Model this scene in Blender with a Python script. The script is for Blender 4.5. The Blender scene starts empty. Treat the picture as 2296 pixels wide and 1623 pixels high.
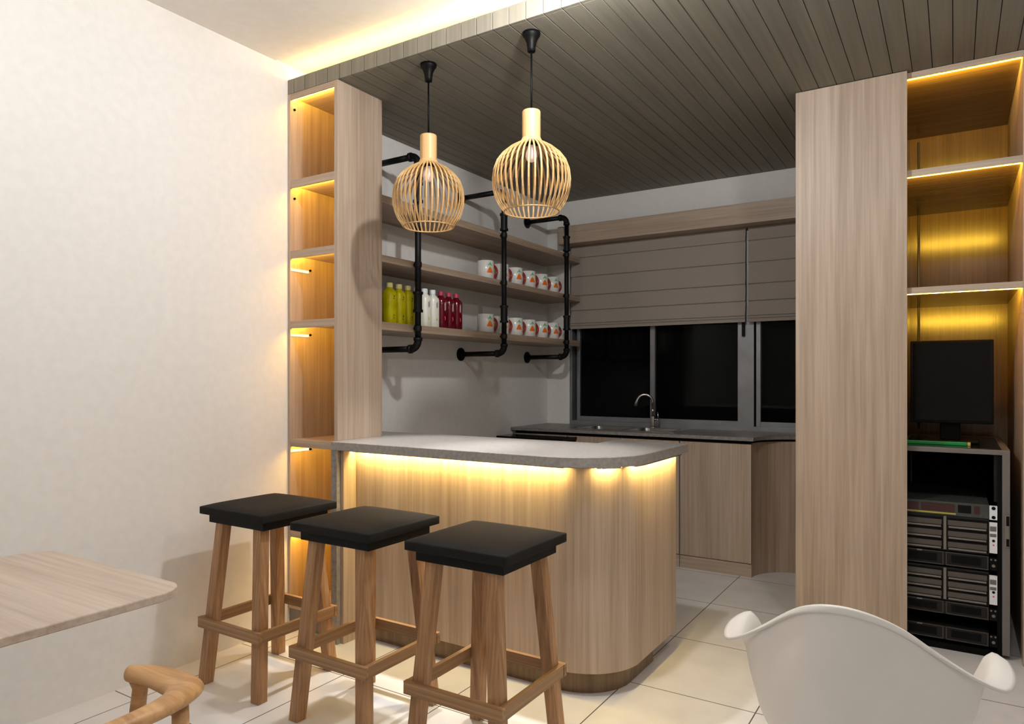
import bpy, bmesh, math, random
from mathutils import Vector, Matrix

random.seed(7)
S = bpy.context.scene
COL = S.collection

# ---------------------------------------------------------------- camera, world, exposure
CAM_POS = (2.944, -5.232, 1.30)
cd = bpy.data.cameras.new('camera')
cd.sensor_width = 36.0
cd.lens = 36.0 * 1571.0 / 2296.0
cd.shift_x = 0.0
cd.shift_y = 34.5 / 2296.0
cd.clip_start = 0.02
cam = bpy.data.objects.new('camera', cd)
cam.location = CAM_POS
cam.rotation_euler = (math.radians(90), 0, math.radians(32.27))
COL.objects.link(cam)
S.camera = cam

w = bpy.data.worlds.new('night')
S.world = w
w.use_nodes = True
w.node_tree.nodes['Background'].inputs[0].default_value = (0.010, 0.012, 0.016, 1)
w.node_tree.nodes['Background'].inputs[1].default_value = 0.3

S.view_settings.view_transform = 'Standard'
S.view_settings.look = 'None'
S.view_settings.gamma = 1.0
S.view_settings.use_curve_mapping = False
S.view_settings.exposure = 0.0
S.cycles.use_denoising = True
S.cycles.max_bounces = 8
S.cycles.diffuse_bounces = 4
S.cycles.glossy_bounces = 4
S.cycles.transparent_max_bounces = 8
S.cycles.sample_clamp_indirect = 6.0
S.cycles.caustics_reflective = False
S.cycles.caustics_refractive = False

WARM = (1.0, 0.62, 0.19)
# added hall downlights, out of view, the first set by the shadows: x, y, watts, radius of the luminous disc
ADDED_DOWNLIGHTS = [(1.85, -3.15, 64, 0.04), (3.05, -3.05, 24, 0.05), (0.95, -4.7, 17, 0.06), (4.25, -6.0, 24, 0.06)]


# ---------------------------------------------------------------- materials
def lin(c):
    c = c / 255.0
    return c / 12.92 if c <= 0.04045 else ((c + 0.055) / 1.055) ** 2.4


def rgb(r, g, b):
    return (lin(r), lin(g), lin(b), 1.0)


def base_mat(name, col, rough=0.5, metal=0.0, spec=0.5):
    m = bpy.data.materials.new(name)
    m.use_nodes = True
    b = m.node_tree.nodes['Principled BSDF']
    b.inputs['Base Color'].default_value = col
    b.inputs['Roughness'].default_value = rough
    b.inputs['Metallic'].default_value = metal
    b.inputs['Specular IOR Level'].default_value = spec
    return m


def noise_mat(name, c1, c2, scale=(40, 40, 40), rough=0.5, detail=4.0, bump=0.0, metal=0.0, spec=0.5, lo=0.35, hi=0.65):
    m = base_mat(name, c1, rough, metal, spec)
    nt = m.node_tree
    b = nt.nodes['Principled BSDF']
    tc = nt.nodes.new('ShaderNodeTexCoord')
    mp = nt.nodes.new('ShaderNodeMapping')
    mp.inputs['Scale'].default_value = scale
    nz = nt.nodes.new('ShaderNodeTexNoise')
    nz.inputs['Scale'].default_value = 1.0
    nz.inputs['Detail'].default_value = detail
    rp = nt.nodes.new('ShaderNodeValToRGB')
    rp.color_ramp.elements[0].position = lo
    rp.color_ramp.elements[0].color = c1
    rp.color_ramp.elements[1].position = hi
    rp.color_ramp.elements[1].color = c2
    nt.links.new(tc.outputs['Object'], mp.inputs['Vector'])
    nt.links.new(mp.outputs['Vector'], nz.inputs['Vector'])
    nt.links.new(nz.outputs['Fac'], rp.inputs['Fac'])
    nt.links.new(rp.outputs['Color'], b.inputs['Base Color'])
    if bump:
        bp = nt.nodes.new('ShaderNodeBump')
        bp.inputs['Strength'].default_value = bump
        bp.inputs['Distance'].default_value = 0.002
        nt.links.new(nz.outputs['Fac'], bp.inputs['Height'])
        nt.links.new(bp.outputs['Normal'], b.inputs['Normal'])
    return m


def wood_mat(name, dark, mid, light, axis='Z', rough=0.45, fine=70.0, broad=9.0, spec=0.4, seed=0.0):
    m = base_mat(name, mid, rough, 0.0, spec)
    nt = m.node_tree
    b = nt.nodes['Principled BSDF']
    tc = nt.nodes.new('ShaderNodeTexCoord')

    def noise(across, along, detail):
        mp = nt.nodes.new('ShaderNodeMapping')
        sc = [across, across, across]
        sc['XYZ'.index(axis)] = along
        mp.inputs['Scale'].default_value = sc
        mp.inputs['Location'].default_value = (seed, seed * 1.7, seed * 0.6)
        nz = nt.nodes.new('ShaderNodeTexNoise')
        nz.inputs['Scale'].default_value = 1.0
        nz.inputs['Detail'].default_value = detail
        nz.inputs['Roughness'].default_value = 0.6
        nt.links.new(tc.outputs['Object'], mp.inputs['Vector'])
        nt.links.new(mp.outputs['Vector'], nz.inputs['Vector'])
        return nz
    n1 = noise(fine, 1.6, 5.0)
    n2 = noise(broad, 0.5, 3.0)
    mx = nt.nodes.new('ShaderNodeMath')
    mx.operation = 'MULTIPLY_ADD'
    mx.inputs[1].default_value = 0.55
    m2 = nt.nodes.new('ShaderNodeMath')
    m2.operation = 'MULTIPLY'
    m2.inputs[1].default_value = 0.45
    nt.links.new(n2.outputs['Fac'], m2.inputs[0])
    nt.links.new(n1.outputs['Fac'], mx.inputs[0])
    nt.links.new(m2.outputs[0], mx.inputs[2])
    rp = nt.nodes.new('ShaderNodeValToRGB')
    e = rp.color_ramp.elements
    e[0].position, e[0].color = 0.34, dark
    e[1].position, e[1].color = 0.66, light
    k = e.new(0.5)
    k.color = mid
    nt.links.new(mx.outputs[0], rp.inputs['Fac'])
    nt.links.new(rp.outputs['Color'], b.inputs['Base Color'])
    bp = nt.nodes.new('ShaderNodeBump')
    bp.inputs['Strength'].default_value = 0.12
    bp.inputs['Distance'].default_value = 0.001
    nt.links.new(n1.outputs['Fac'], bp.inputs['Height'])
    nt.links.new(bp.outputs['Normal'], b.inputs['Normal'])
    return m


def emit_mat(name, col, strength):
    m = bpy.data.materials.new(name)
    m.use_nodes = True
    nt = m.node_tree
    nt.nodes.remove(nt.nodes['Principled BSDF'])
    e = nt.nodes.new('ShaderNodeEmission')
    e.inputs[0].default_value = (col[0], col[1], col[2], 1)
    e.inputs[1].default_value = strength
    nt.links.new(e.outputs[0], nt.nodes['Material Output'].inputs[0])
    return m


def floor_mat():
    # white tiles, 0.535 x 0.61 m, thin grey joints
    m = base_mat('floor_tiles', rgb(226, 222, 217), 0.22, 0, 0.4)
    nt = m.node_tree
    b = nt.nodes['Principled BSDF']
    tc = nt.nodes.new('ShaderNodeTexCoord')
    sp = nt.nodes.new('ShaderNodeSeparateXYZ')
    nt.links.new(tc.outputs['Object'], sp.inputs[0])

    def joint(sock, off, size):
        a = nt.nodes.new('ShaderNodeMath'); a.operation = 'SUBTRACT'; a.inputs[1].default_value = off
        d = nt.nodes.new('ShaderNodeMath'); d.operation = 'DIVIDE'; d.inputs[1].default_value = size
        r = nt.nodes.new('ShaderNodeMath'); r.operation = 'ROUND'
        f = nt.nodes.new('ShaderNodeMath'); f.operation = 'SUBTRACT'
        ab = nt.nodes.new('ShaderNodeMath'); ab.operation = 'ABSOLUTE'
        lt = nt.nodes.new('ShaderNodeMath'); lt.operation = 'LESS_THAN'; lt.inputs[1].default_value = 0.0024 / size
        nt.links.new(sock, a.inputs[0]); nt.links.new(a.outputs[0], d.inputs[0])
        nt.links.new(d.outputs[0], r.inputs[0]); nt.links.new(d.outputs[0], f.inputs[0]); nt.links.new(r.outputs[0], f.inputs[1])
        nt.links.new(f.outputs[0], ab.inputs[0]); nt.links.new(ab.outputs[0], lt.inputs[0])
        return lt.outputs[0]
    jx = joint(sp.outputs['X'], 0.152, 0.535)
    jy = joint(sp.outputs['Y'], -0.603, 0.61)
    mx = nt.nodes.new('ShaderNodeMath'); mx.operation = 'MAXIMUM'
    nt.links.new(jx, mx.inputs[0]); nt.links.new(jy, mx.inputs[1])
    nz = nt.nodes.new('ShaderNodeTexNoise'); nz.inputs['Scale'].default_value = 5.0; nz.inputs['Detail'].default_value = 6
    nt.links.new(tc.outputs['Object'], nz.inputs['Vector'])
    rp = nt.nodes.new('ShaderNodeValToRGB')
    rp.color_ramp.elements[0].position = 0.3; rp.color_ramp.elements[0].color = rgb(216, 214, 212)
    rp.color_ramp.elements[1].position = 0.7; rp.color_ramp.elements[1].color = rgb(228, 226, 224)
    nt.links.new(nz.outputs['Fac'], rp.inputs['Fac'])
    mix = nt.nodes.new('ShaderNodeMix'); mix.data_type = 'RGBA'
    nt.links.new(mx.outputs[0], mix.inputs[0])
    nt.links.new(rp.outputs['Color'], mix.inputs[6])
    mix.inputs[7].default_value = rgb(96, 90, 84)
    nt.links.new(mix.outputs[2], b.inputs['Base Color'])
    return m


def glass_mat():
    m = bpy.data.materials.new('window_glass')
    m.use_nodes = True
    nt = m.node_tree
    nt.nodes.remove(nt.nodes['Principled BSDF'])
    tr = nt.nodes.new('ShaderNodeBsdfTransparent'); tr.inputs[0].default_value = (0.85, 0.88, 0.88, 1)
    gl = nt.nodes.new('ShaderNodeBsdfGlossy'); gl.inputs['Roughness'].default_value = 0.02; gl.inputs[0].default_value = (0.5, 0.5, 0.5, 1)
    fr = nt.nodes.new('ShaderNodeFresnel'); fr.inputs[0].default_value = 1.22
    mx = nt.nodes.new('ShaderNodeMixShader')
    nt.links.new(fr.outputs[0], mx.inputs[0]); nt.links.new(tr.outputs[0], mx.inputs[1]); nt.links.new(gl.outputs[0], mx.inputs[2])
    nt.links.new(mx.outputs[0], nt.nodes['Material Output'].inputs[0])
    return m


OAK = (rgb(154, 134, 115), rgb(174, 154, 135), rgb(190, 171, 153))
M = {
    'wall': noise_mat('white_plaster', rgb(232, 229, 225), rgb(236, 233, 229), (25, 25, 25), 0.9, bump=0.03),
    'ceil': noise_mat('ceiling_paint', rgb(234, 230, 224), rgb(238, 234, 228), (20, 20, 20), 0.9),
    'floor': floor_mat(),
    'oak': wood_mat('oak_vertical', *OAK, axis='Z'),
    'oak_x': wood_mat('oak_along_counter', *OAK, axis='X', seed=3.0),
    'oak_y': wood_mat('oak_along_wall', rgb(132, 112, 94), rgb(166, 144, 124), rgb(188, 166, 144), axis='Y', seed=5.0),
    'oak_gloss': wood_mat('oak_lacquered_dimmed', rgb(100, 80, 56), rgb(118, 95, 70), rgb(134, 110, 84), axis='Z', rough=0.17, spec=0.4, seed=2.0),  # same oak toned darker, standing in for the niche's shade
    'oak_gloss_x_dimmed': wood_mat('oak_lacquered_shelf_dimmed', rgb(100, 80, 56), rgb(118, 95, 70), rgb(134, 110, 84), axis='X', rough=0.22, spec=0.5, seed=4.0),  # shelf copy of the oak darkened for the niche's shade
    'plank': wood_mat('grey_brown_planks', rgb(118, 114, 102), rgb(129, 124, 112), rgb(139, 134, 121), axis='Y', rough=0.65, fine=60, broad=12),
    'plank_end': wood_mat('grey_brown_plank_front', rgb(118, 114, 102), rgb(129, 124, 112), rgb(139, 134, 121), axis='Z', rough=0.6, fine=60, broad=12),
    'gap': base_mat('joint_dark', rgb(22, 20, 18), 0.9),
    'stone': noise_mat('grey_stone', rgb(122, 116, 112), rgb(142, 137, 133), (60, 60, 60), 0.38, detail=8, spec=0.5),
    'stone_lit': noise_mat('grey_stone_lit', rgb(136, 131, 127), rgb(154, 149, 145), (70, 70, 70), 0.32, detail=8, spec=0.5),  # same grey stone brightened, lamplight on the bar top put into its colour
    'plinth': base_mat('grey_plinth', rgb(120, 116, 114), 0.5),
    'pipe': base_mat('black_iron', rgb(11, 11, 12), 0.5, 0.0, 0.25),
    'black': base_mat('black_plastic', rgb(6, 6, 6), 0.5, 0.0, 0.12),
    'black_matt': base_mat('black_matt', rgb(6, 6, 6), 0.8, 0.0, 0.1),
    'black_gloss': base_mat('black_gloss', rgb(4, 4, 5), 0.15, 0.0, 0.18),
    'cushion': noise_mat('black_leatherette', rgb(28, 27, 27), rgb(32, 31, 30), (300, 300, 300), 0.75, bump=0.05, spec=0.14),
    'seat_board': base_mat('black_board', rgb(14, 14, 14), 0.6, 0.0, 0.2),
    'stool_wood': wood_mat('stool_teak', rgb(126, 90, 60), rgb(162, 121, 84), rgb(190, 150, 112), axis='Z', fine=90, broad=20),
    'stool_wood_x': wood_mat('stool_teak_rail', rgb(112, 82, 52), rgb(146, 110, 74), rgb(174, 138, 100), axis='X', fine=90, broad=20),
    'stool_wood_y': wood_mat('stool_teak_side_rail', rgb(112, 82, 52), rgb(146, 110, 74), rgb(174, 138, 100), axis='Y', fine=90, broad=20),
    'lamp_wood': wood_mat('birch_lamp', rgb(180, 140, 88), rgb(197, 158, 106), rgb(212, 176, 126), axis='Z', fine=60, broad=20),
    'alu': noise_mat('aluminium', rgb(140, 141, 143), rgb(152, 153, 155), (8, 8, 8), 0.42, metal=0.6),
    'chrome': base_mat('brushed_steel', rgb(205, 203, 200), 0.2, 1.0),
    'steel_dark': base_mat('sink_steel', rgb(150, 148, 146), 0.3, 1.0),
    'fabric': noise_mat('taupe_fabric', rgb(150, 139, 129), rgb(164, 153, 142), (420, 420, 420), 0.95, bump=0.1),
    'glass': glass_mat(),
    'table': wood_mat('table_oak', rgb(172, 155, 140), rgb(192, 176, 162), rgb(206, 191, 177), axis='X', fine=60, broad=10, seed=8),
    'chair_wood': wood_mat('armchair_oak', rgb(150, 106, 64), rgb(188, 144, 96), rgb(210, 168, 120), axis='X', fine=50, broad=18, seed=1),
    'shell': noise_mat('white_shell', rgb(232, 228, 223), rgb(235, 231, 226), (10, 10, 10), 0.4),
    'mug': base_mat('white_ceramic', rgb(236, 233, 229), 0.18),
    'mug_red': base_mat('red_glaze', rgb(160, 52, 38), 0.25),
    'orange': base_mat('orange_print', rgb(240, 120, 22), 0.4),
    'green': base_mat('green_print', rgb(84, 190, 112), 0.4),
    'yellow': base_mat('yellow_juice', rgb(200, 190, 10), 0.1),
    'yellow_cap': base_mat('pale_yellow_cap', rgb(226, 218, 140), 0.35),
    'milk': base_mat('white_bottle', rgb(240, 240, 228), 0.2),
    'white_cap': base_mat('white_cap', rgb(228, 234, 238), 0.3),
    'berry': base_mat('red_juice', rgb(98, 8, 28), 0.1),
    'berry_cap': base_mat('red_cap', rgb(176, 66, 88), 0.28),
    'print_dark': base_mat('dark_print', rgb(70, 72, 40), 0.5),
    'print_grey': base_mat('grey_print', rgb(92, 92, 92), 0.5),
    'print_lime': base_mat('lime_print', rgb(190, 200, 60), 0.5),
    'print_white': base_mat('white_print', rgb(222, 200, 206), 0.5),
    'print_red': base_mat('bright_red_print', rgb(238, 84, 84), 0.4),
    'rack_grey': base_mat('rack_grey', rgb(112, 106, 102), 0.5, 0.2),
    'panel_grey': noise_mat('panel_grey', rgb(52, 54, 50), rgb(64, 66, 61), (80, 80, 80), 0.5),
    'unit_dark': noise_mat('unit_dark', rgb(16, 14, 13), rgb(24, 21, 19), (90, 90, 90), 0.5, spec=0.3),
    'grille': base_mat('vent_grey', rgb(82, 75, 68), 0.5, 0.1),
    'unit_edge': base_mat('unit_edge', rgb(58, 53, 49), 0.5, 0.2),
    'silver': base_mat('silver_plastic', rgb(122, 114, 106), 0.4, 0.3),
    'white_ear': base_mat('white_ear', rgb(226, 228, 232), 0.4),
    'maroon': base_mat('dark_red_display', rgb(52, 10, 12), 0.4),
    'rack_yellow': base_mat('yellow_line', rgb(172, 160, 60), 0.5),
    'red_dot': base_mat('red_mark', rgb(220, 60, 60), 0.5),
    'green_bar': base_mat('green_lacquer', rgb(30, 150, 74), 0.35),
    'yellow_tip': base_mat('yellow_tip', rgb(226, 186, 96), 0.45),
    'bulb': base_mat('frosted_bulb', rgb(232, 204, 190), 0.3),
    'led_hot': emit_mat('led_cove', (1.0, 0.70, 0.30), 21.0),
    'led_bar': emit_mat('led_under_counter', (1.0, 0.71, 0.23), 180.0),
    'led_niche': emit_mat('led_niche', (1.0, 0.62, 0.06), 30.0),
    'led_col': emit_mat('led_column', (1.0, 0.58, 0.07), 70.0),
    'glow_side': emit_mat('glow_side_bar', (1.0, 0.80, 0.36), 2.2),
    'lamp_disc': emit_mat('added_lamp_disc', (1.0, 0.93, 0.84), 8.0),
}
_b = M['bulb'].node_tree.nodes['Principled BSDF']
_b.inputs['Emission Color'].default_value = (1.0, 0.72, 0.58, 1)
_b.inputs['Emission Strength'].default_value = 0.25


# ---------------------------------------------------------------- mesh builder
class MB:
    def __init__(s):
        s.v, s.f = [], []

    def add(s, vs, fs):
        o = len(s.v)
        s.v += [tuple(x) for x in vs]
        s.f += [tuple(i + o for i in f) for f in fs]
        return s

    def box(s, x0, x1, y0, y1, z0, z1):
        return s.add([(x0, y0, z0), (x1, y0, z0), (x1, y1, z0), (x0, y1, z0), (x0, y0, z1), (x1, y0, z1), (x1, y1, z1), (x0, y1, z1)],
                     [(0, 3, 2, 1), (4, 5, 6, 7), (0, 1, 5, 4), (1, 2, 6, 5), (2, 3, 7, 6), (3, 0, 4, 7)])

    def prism(s, poly, z0, z1):
        n = len(poly)
        vs = [(x, y, z0) for x, y in poly] + [(x, y, z1) for x, y in poly]
        fs = [tuple(range(n - 1, -1, -1)), tuple(range(n, 2 * n))]
        fs += [(i, (i + 1) % n, (i + 1) % n + n, i + n) for i in range(n)]
        return s.add(vs, fs)

    def prism_axis(s, poly, a0, a1, axis):
        """poly in the plane across axis ('x': (y,z), 'y': (x,z)), extruded from a0 to a1."""
        n = len(poly)
        mk = (lambda p, a: (a, p[0], p[1])) if axis == 'x' else (lambda p, a: (p[0], a, p[1]))
        vs = [mk(p, a0) for p in poly] + [mk(p, a1) for p in poly]
        fs = [tuple(range(n - 1, -1, -1)), tuple(range(n, 2 * n))]
        fs += [(i, (i + 1) % n, (i + 1) % n + n, i + n) for i in range(n)]
        return s.add(vs, fs)

    def tube(s, path, r, n=12, caps=True):
        path = [Vector(p) for p in path]
        rs = r if isinstance(r, (list, tuple)) else [r] * len(path)
        rings = []
        up = None
        for i, p in enumerate(path):
            t = (path[min(i + 1, len(path) - 1)] - path[max(i - 1, 0)]).normalized()
            if up is None:
                up = Vector((0, 0, 1)) if abs(t.z) < 0.9 else Vector((1, 0, 0))
            a = t.cross(up).normalized()
            b = a.cross(t).normalized()
            up = b
            rings.append([p + (a * math.cos(2 * math.pi * k / n) + b * math.sin(2 * math.pi * k / n)) * rs[i] for k in range(n)])
        vs = [v for ring in rings for v in ring]
        fs = []
        for i in range(len(path) - 1):
            for k in range(n):
                fs.append((i * n + k, i * n + (k + 1) % n, (i + 1) * n + (k + 1) % n, (i + 1) * n + k))
        if caps:
            fs.append(tuple(range(n - 1, -1, -1)))
            fs.append(tuple(range((len(path) - 1) * n, len(path) * n)))
        return s.add(vs, fs)

    def lathe(s, prof, c=(0, 0, 0), n=24, sq=0.0):
        """prof: (r, z) pairs from bottom up; sq > 0 squares the cross-section."""
        vs, fs = [], []
        for r, z in prof:
            for k in range(n):
                a = 2 * math.pi * k / n
                ca, sa = math.cos(a), math.sin(a)
                f = 1.0 if not sq else (abs(ca) ** sq + abs(sa) ** sq) ** (-1.0 / sq)
                vs.append((c[0] + r * ca * f, c[1] + r * sa * f, c[2] + z))
        for i in range(len(prof) - 1):
            for k in range(n):
                fs.append((i * n + k, i * n + (k + 1) % n, (i + 1) * n + (k + 1) % n, (i + 1) * n + k))
        if prof[0][0] > 1e-6:
            fs.append(tuple(range(n - 1, -1, -1)))
        if prof[-1][0] > 1e-6:
            fs.append(tuple(range((len(prof) - 1) * n, len(prof) * n)))
        return s.add(vs, fs)

    def beam(s, a, b, w, d):
        """square bar from a to b, w along x, d along y (for near-vertical bars)."""
        a, b = Vector(a), Vector(b)
        vs = []
        for p in (a, b):
            vs += [(p.x - w / 2, p.y - d / 2, p.z), (p.x + w / 2, p.y - d / 2, p.z), (p.x + w / 2, p.y + d / 2, p.z), (p.x - w / 2, p.y + d / 2, p.z)]
        return s.add(vs, [(0, 3, 2, 1), (4, 5, 6, 7), (0, 1, 5, 4), (1, 2, 6, 5), (2, 3, 7, 6), (3, 0, 4, 7)])

    def build(s, name, mat, parent=None, bevel=0.0, smooth=False, seg=2, loc=None, sub=0):
        org = Vector((0, 0, 0))
        p = parent
        while p is not None:
            org += p.location
            p = p.parent
        if loc is not None:
            org = Vector(loc)
        me = bpy.data.meshes.new(name)
        me.from_pydata([tuple(Vector(v) - org) for v in s.v], [], s.f)
        me.validate()
        bm = bmesh.new()
        bm.from_mesh(me)
        bmesh.ops.remove_doubles(bm, verts=bm.verts, dist=1e-6)
        bmesh.ops.recalc_face_normals(bm, faces=bm.faces)
        bm.to_mesh(me)
        bm.free()
        me.materials.append(M[mat])
        o = bpy.data.objects.new(name, me)
        COL.objects.link(o)
        if parent is not None:
            o.parent = parent
        if loc is not None:
            o.location = loc
        if bevel:
            b = o.modifiers.new('edge', 'BEVEL')
            b.width = bevel
            b.segments = seg
            b.limit_method = 'ANGLE'
            b.angle_limit = math.radians(40)
        if sub:
            q = o.modifiers.new('smooth', 'SUBSURF')
            q.levels = q.render_levels = sub
        if smooth:
            for f in me.polygons:
                f.use_smooth = True
        return o


def B(*a):
    return MB().box(*a)


def tag(o, label=None, cat=None, group=None, kind=None):
    if label: o['label'] = label
    if cat: o['category'] = cat
    if group: o['group'] = group
    if kind: o['kind'] = kind
    return o


def thing(name, label, cat, loc=(0, 0, 0), group=None):
    o = bpy.data.objects.new(name, None)
    o.empty_display_size = 0.1
    o.location = loc
    COL.objects.link(o)
    return tag(o, label, cat, group)


def struct(mb, name, mat, parent=None, **k):
    o = mb.build(name, mat, parent, **k)
    if parent is None:
        o['kind'] = 'structure'
    return o


def copy_tree(o, parent=None):
    c = o.copy()
    COL.objects.link(c)
    if parent is not None:
        c.parent = parent
    for ch in list(o.children):
        copy_tree(ch, c)
    return c


def rot_z(mb, ang, c):
    ca, sa = math.cos(ang), math.sin(ang)
    mb.v = [(c[0] + (x - c[0]) * ca - (y - c[1]) * sa, c[1] + (x - c[0]) * sa + (y - c[1]) * ca, z) for x, y, z in mb.v]
    return mb


def arc(cx, cy, rx, ry, a0, a1, n):
    return [(cx + rx * math.cos(math.radians(a0 + (a1 - a0) * i / n)), cy + ry * math.sin(math.radians(a0 + (a1 - a0) * i / n))) for i in range(n + 1)]


def rrect(x0, x1, y0, y1, r, n=6):
    return (arc(x1 - r, y0 + r, r, r, -90, 0, n) + arc(x1 - r, y1 - r, r, r, 0, 90, n)
            + arc(x0 + r, y1 - r, r, r, 90, 180, n) + arc(x0 + r, y0 + r, r, r, 180, 270, n))


def strip_lamp(parent, x0, x1, y, z, watts, col):
    """the light given off by a shelf strip, thrown back and up onto the shelf above it"""
    ld = bpy.data.lights.new('strip_lamp', 'AREA')
    ld.shape = 'RECTANGLE'
    ld.size, ld.size_y = x1 - x0, 0.006
    ld.energy = watts
    ld.color = col
    lo = bpy.data.objects.new('strip_lamp', ld)
    org = Vector((0, 0, 0))
    p = parent
    while p is not None:
        org += p.location
        p = p.parent
    lo.location = Vector(((x0 + x1) / 2, y, z)) - org
    lo.rotation_euler = (math.radians(150), 0, 0)
    lo.parent = parent
    COL.objects.link(lo)


# ---------------------------------------------------------------- the room
XE, YS = 6.2, -8.2            # far sides of the hall
CEIL, HALL = 2.775, 2.925     # plank ceiling and hall ceiling
struct(B(-0.1, XE, YS, 0.15, -0.1, 0.0), 'floor', 'floor')
struct(B(-0.15, 0.0, YS, 0.15, -0.1, 3.1), 'wall_left', 'wall')
# window wall with its opening
WX0, WX1, WZ0, WZ1 = 0.214, 2.60, 0.907, 2.46
struct(MB().box(0.0, WX0, 0.0, 0.15, 0, 3.1).box(WX1, XE, 0.0, 0.15, 0, 3.1).box(WX0, WX1, 0.0, 0.15, 0, WZ0).box(WX0, WX1, 0.0, 0.15, WZ1, 3.1),
       'wall_back', 'wall')
struct(B(XE, XE + 0.15, YS, 0.15, -0.1, 3.1), 'wall_right', 'wall')
struct(B(-0.15, XE + 0.15, YS - 0.15, YS, -0.1, 3.1), 'wall_front', 'wall')
struct(B(3.245, XE, -1.335, -1.20, 0, CEIL), 'wall_niche', 'wall')
# hall ceiling; beyond a small step it runs on above the plank ceiling as a light cove
struct(MB().box(0, XE, YS, -2.841, HALL, 3.05).box(0, XE, -2.841, -2.50, HALL + 0.008, 3.05).box(0, XE, -2.50, -2.47, 2.85, 3.05), 'ceiling', 'ceil')
# plank ceiling of the kitchen, the planks turning up at its front edge
pk, pf = MB(), MB()
pitch = 0.0826
x = -0.0356
while x < XE:
    a, b = max(x + 0.0014, 0.0), min(x + pitch - 0.0014, XE)
    if b - a > 0.01:
        pk.box(a, b, -2.745, 0.0, CEIL, CEIL + 0.018)
        pf.box(a, b, -2.764, -2.7452, CEIL, CEIL + 0.076)
    x += pitch
struct(pk, 'kitchen_ceiling', 'plank', bevel=0.0015, seg=1)
struct(pf, 'trim_1', 'plank_end', bevel=0.0015, seg=1)
struct(B(0, XE, -2.7448, 0.0, CEIL + 0.0185, CEIL + 0.072), 'trim_2', 'gap')
# cove strip
cove = B(0.01, XE - 0.01, -2.715, -2.695, 2.8485, 2.862).build('cove_light_strip', 'led_hot', loc=(0, -2.705, 2.835))
tag(cove, 'warm glowing light strip hidden on top of the plank ceiling edge', 'light strip')


# ---------------------------------------------------------------- added hall downlights (unseen, above the view)
def downlight(x, y, watts, r, where):
    t = thing('added_downlight', 'added white cylinder ceiling downlight %s' % where, 'ceiling light', (x, y, HALL), 'added hall downlights')
    MB().lathe([(r + 0.004, -0.165), (r + 0.008, -0.17), (r + 0.012, -0.165), (r + 0.012, 0.0), (r + 0.004, 0.0), (r + 0.004, -0.165)], (x, y, HALL), 32).build('housing', 'white_ear', t)
    MB().lathe([(0.0, -0.155), (r + 0.003, -0.155), (r + 0.003, -0.150), (0.0, -0.150)], (x, y, HALL), 32).build('diffuser', 'lamp_disc', t)
    ld = bpy.data.lights.new('added_lamp', 'POINT')
    ld.energy = watts
    ld.color = (0.985, 0.985, 0.98)
    ld.shadow_soft_size = r
    lo = bpy.data.objects.new('added_lamp', ld)
    lo.location = (0, 0, -0.172 - r)
    lo.parent = t
    COL.objects.link(lo)


for (x, y, p, r), wh in zip(ADDED_DOWNLIGHTS, ('over the bar stools', 'over the white armchair', 'over the oak table', 'at the rear of the hall')):
    downlight(x, y, p, r, wh)

# ---------------------------------------------------------------- window
win = bpy.data.objects.new('window_1', None)
win.location = (WX0, 0.05, WZ0)
COL.objects.link(win)
win['kind'] = 'structure'
MB().box(WX0, WX0 + 0.023, -0.004, 0.11, WZ0, WZ1).box(WX1 - 0.023, WX1, -0.004, 0.11, WZ0, WZ1).box(WX0 + 0.023, WX1 - 0.023, -0.004, 0.11, WZ0, WZ0 + 0.035) \
    .box(WX0 + 0.023, WX1 - 0.023, -0.004, 0.11, WZ1 - 0.03, WZ1).build('frame', 'alu', win, bevel=0.002)
B(WX0 + 0.023, WX1 - 0.023, 0.10, 0.108, WZ0 + 0.035, WZ1 - 0.03).build('black_backing', 'black_matt', win)  # black sheet filling the opening behind the panes


def sash(xa, xb, y0, y1, stile_l, stile_r):
    m = MB().box(xa, xa + stile_l, y0, y1, 0.942, WZ1 - 0.03).box(xb - stile_r, xb, y0, y1, 0.942, WZ1 - 0.03)
    m.box(xa + stile_l, xb - stile_r, y0, y1, 0.942, 0.978).box(xa + stile_l, xb - stile_r, y0, y1, WZ1 - 0.07, WZ1 - 0.03)
    s = m.build('sash', 'alu', win, bevel=0.002)
    B(xa + stile_l - 0.004, xb - stile_r + 0.004, (y0 + y1) / 2 - 0.003, (y0 + y1) / 2 + 0.003, 0.974, WZ1 - 0.066).build('pane', 'glass', s)
    return s


sash(0.270, 0.957, 0.020, 0.045, 0.027, 0.042)
sash(0.958, 1.713, 0.006, 0.034, 0.001, 0.115)
sash(1.728, 2.575, 0.006, 0.034, 0.032, 0.04)
B(1.632, 1.652, -0.018, 0.006, 1.60, 1.725).build('latch', 'black', win, bevel=0.003)
# night outside: nothing but the dark sky, hidden by the black sheet

# curtain box and two roman blinds
val = B(0.19, 2.69, -0.17, -0.002, 2.387, 2.532).build('curtain_box', 'oak_x', loc=(0.2, -0.05, 2.39), bevel=0.002)
tag(val, 'oak curtain box running along the top of the window', 'curtain box')


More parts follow.
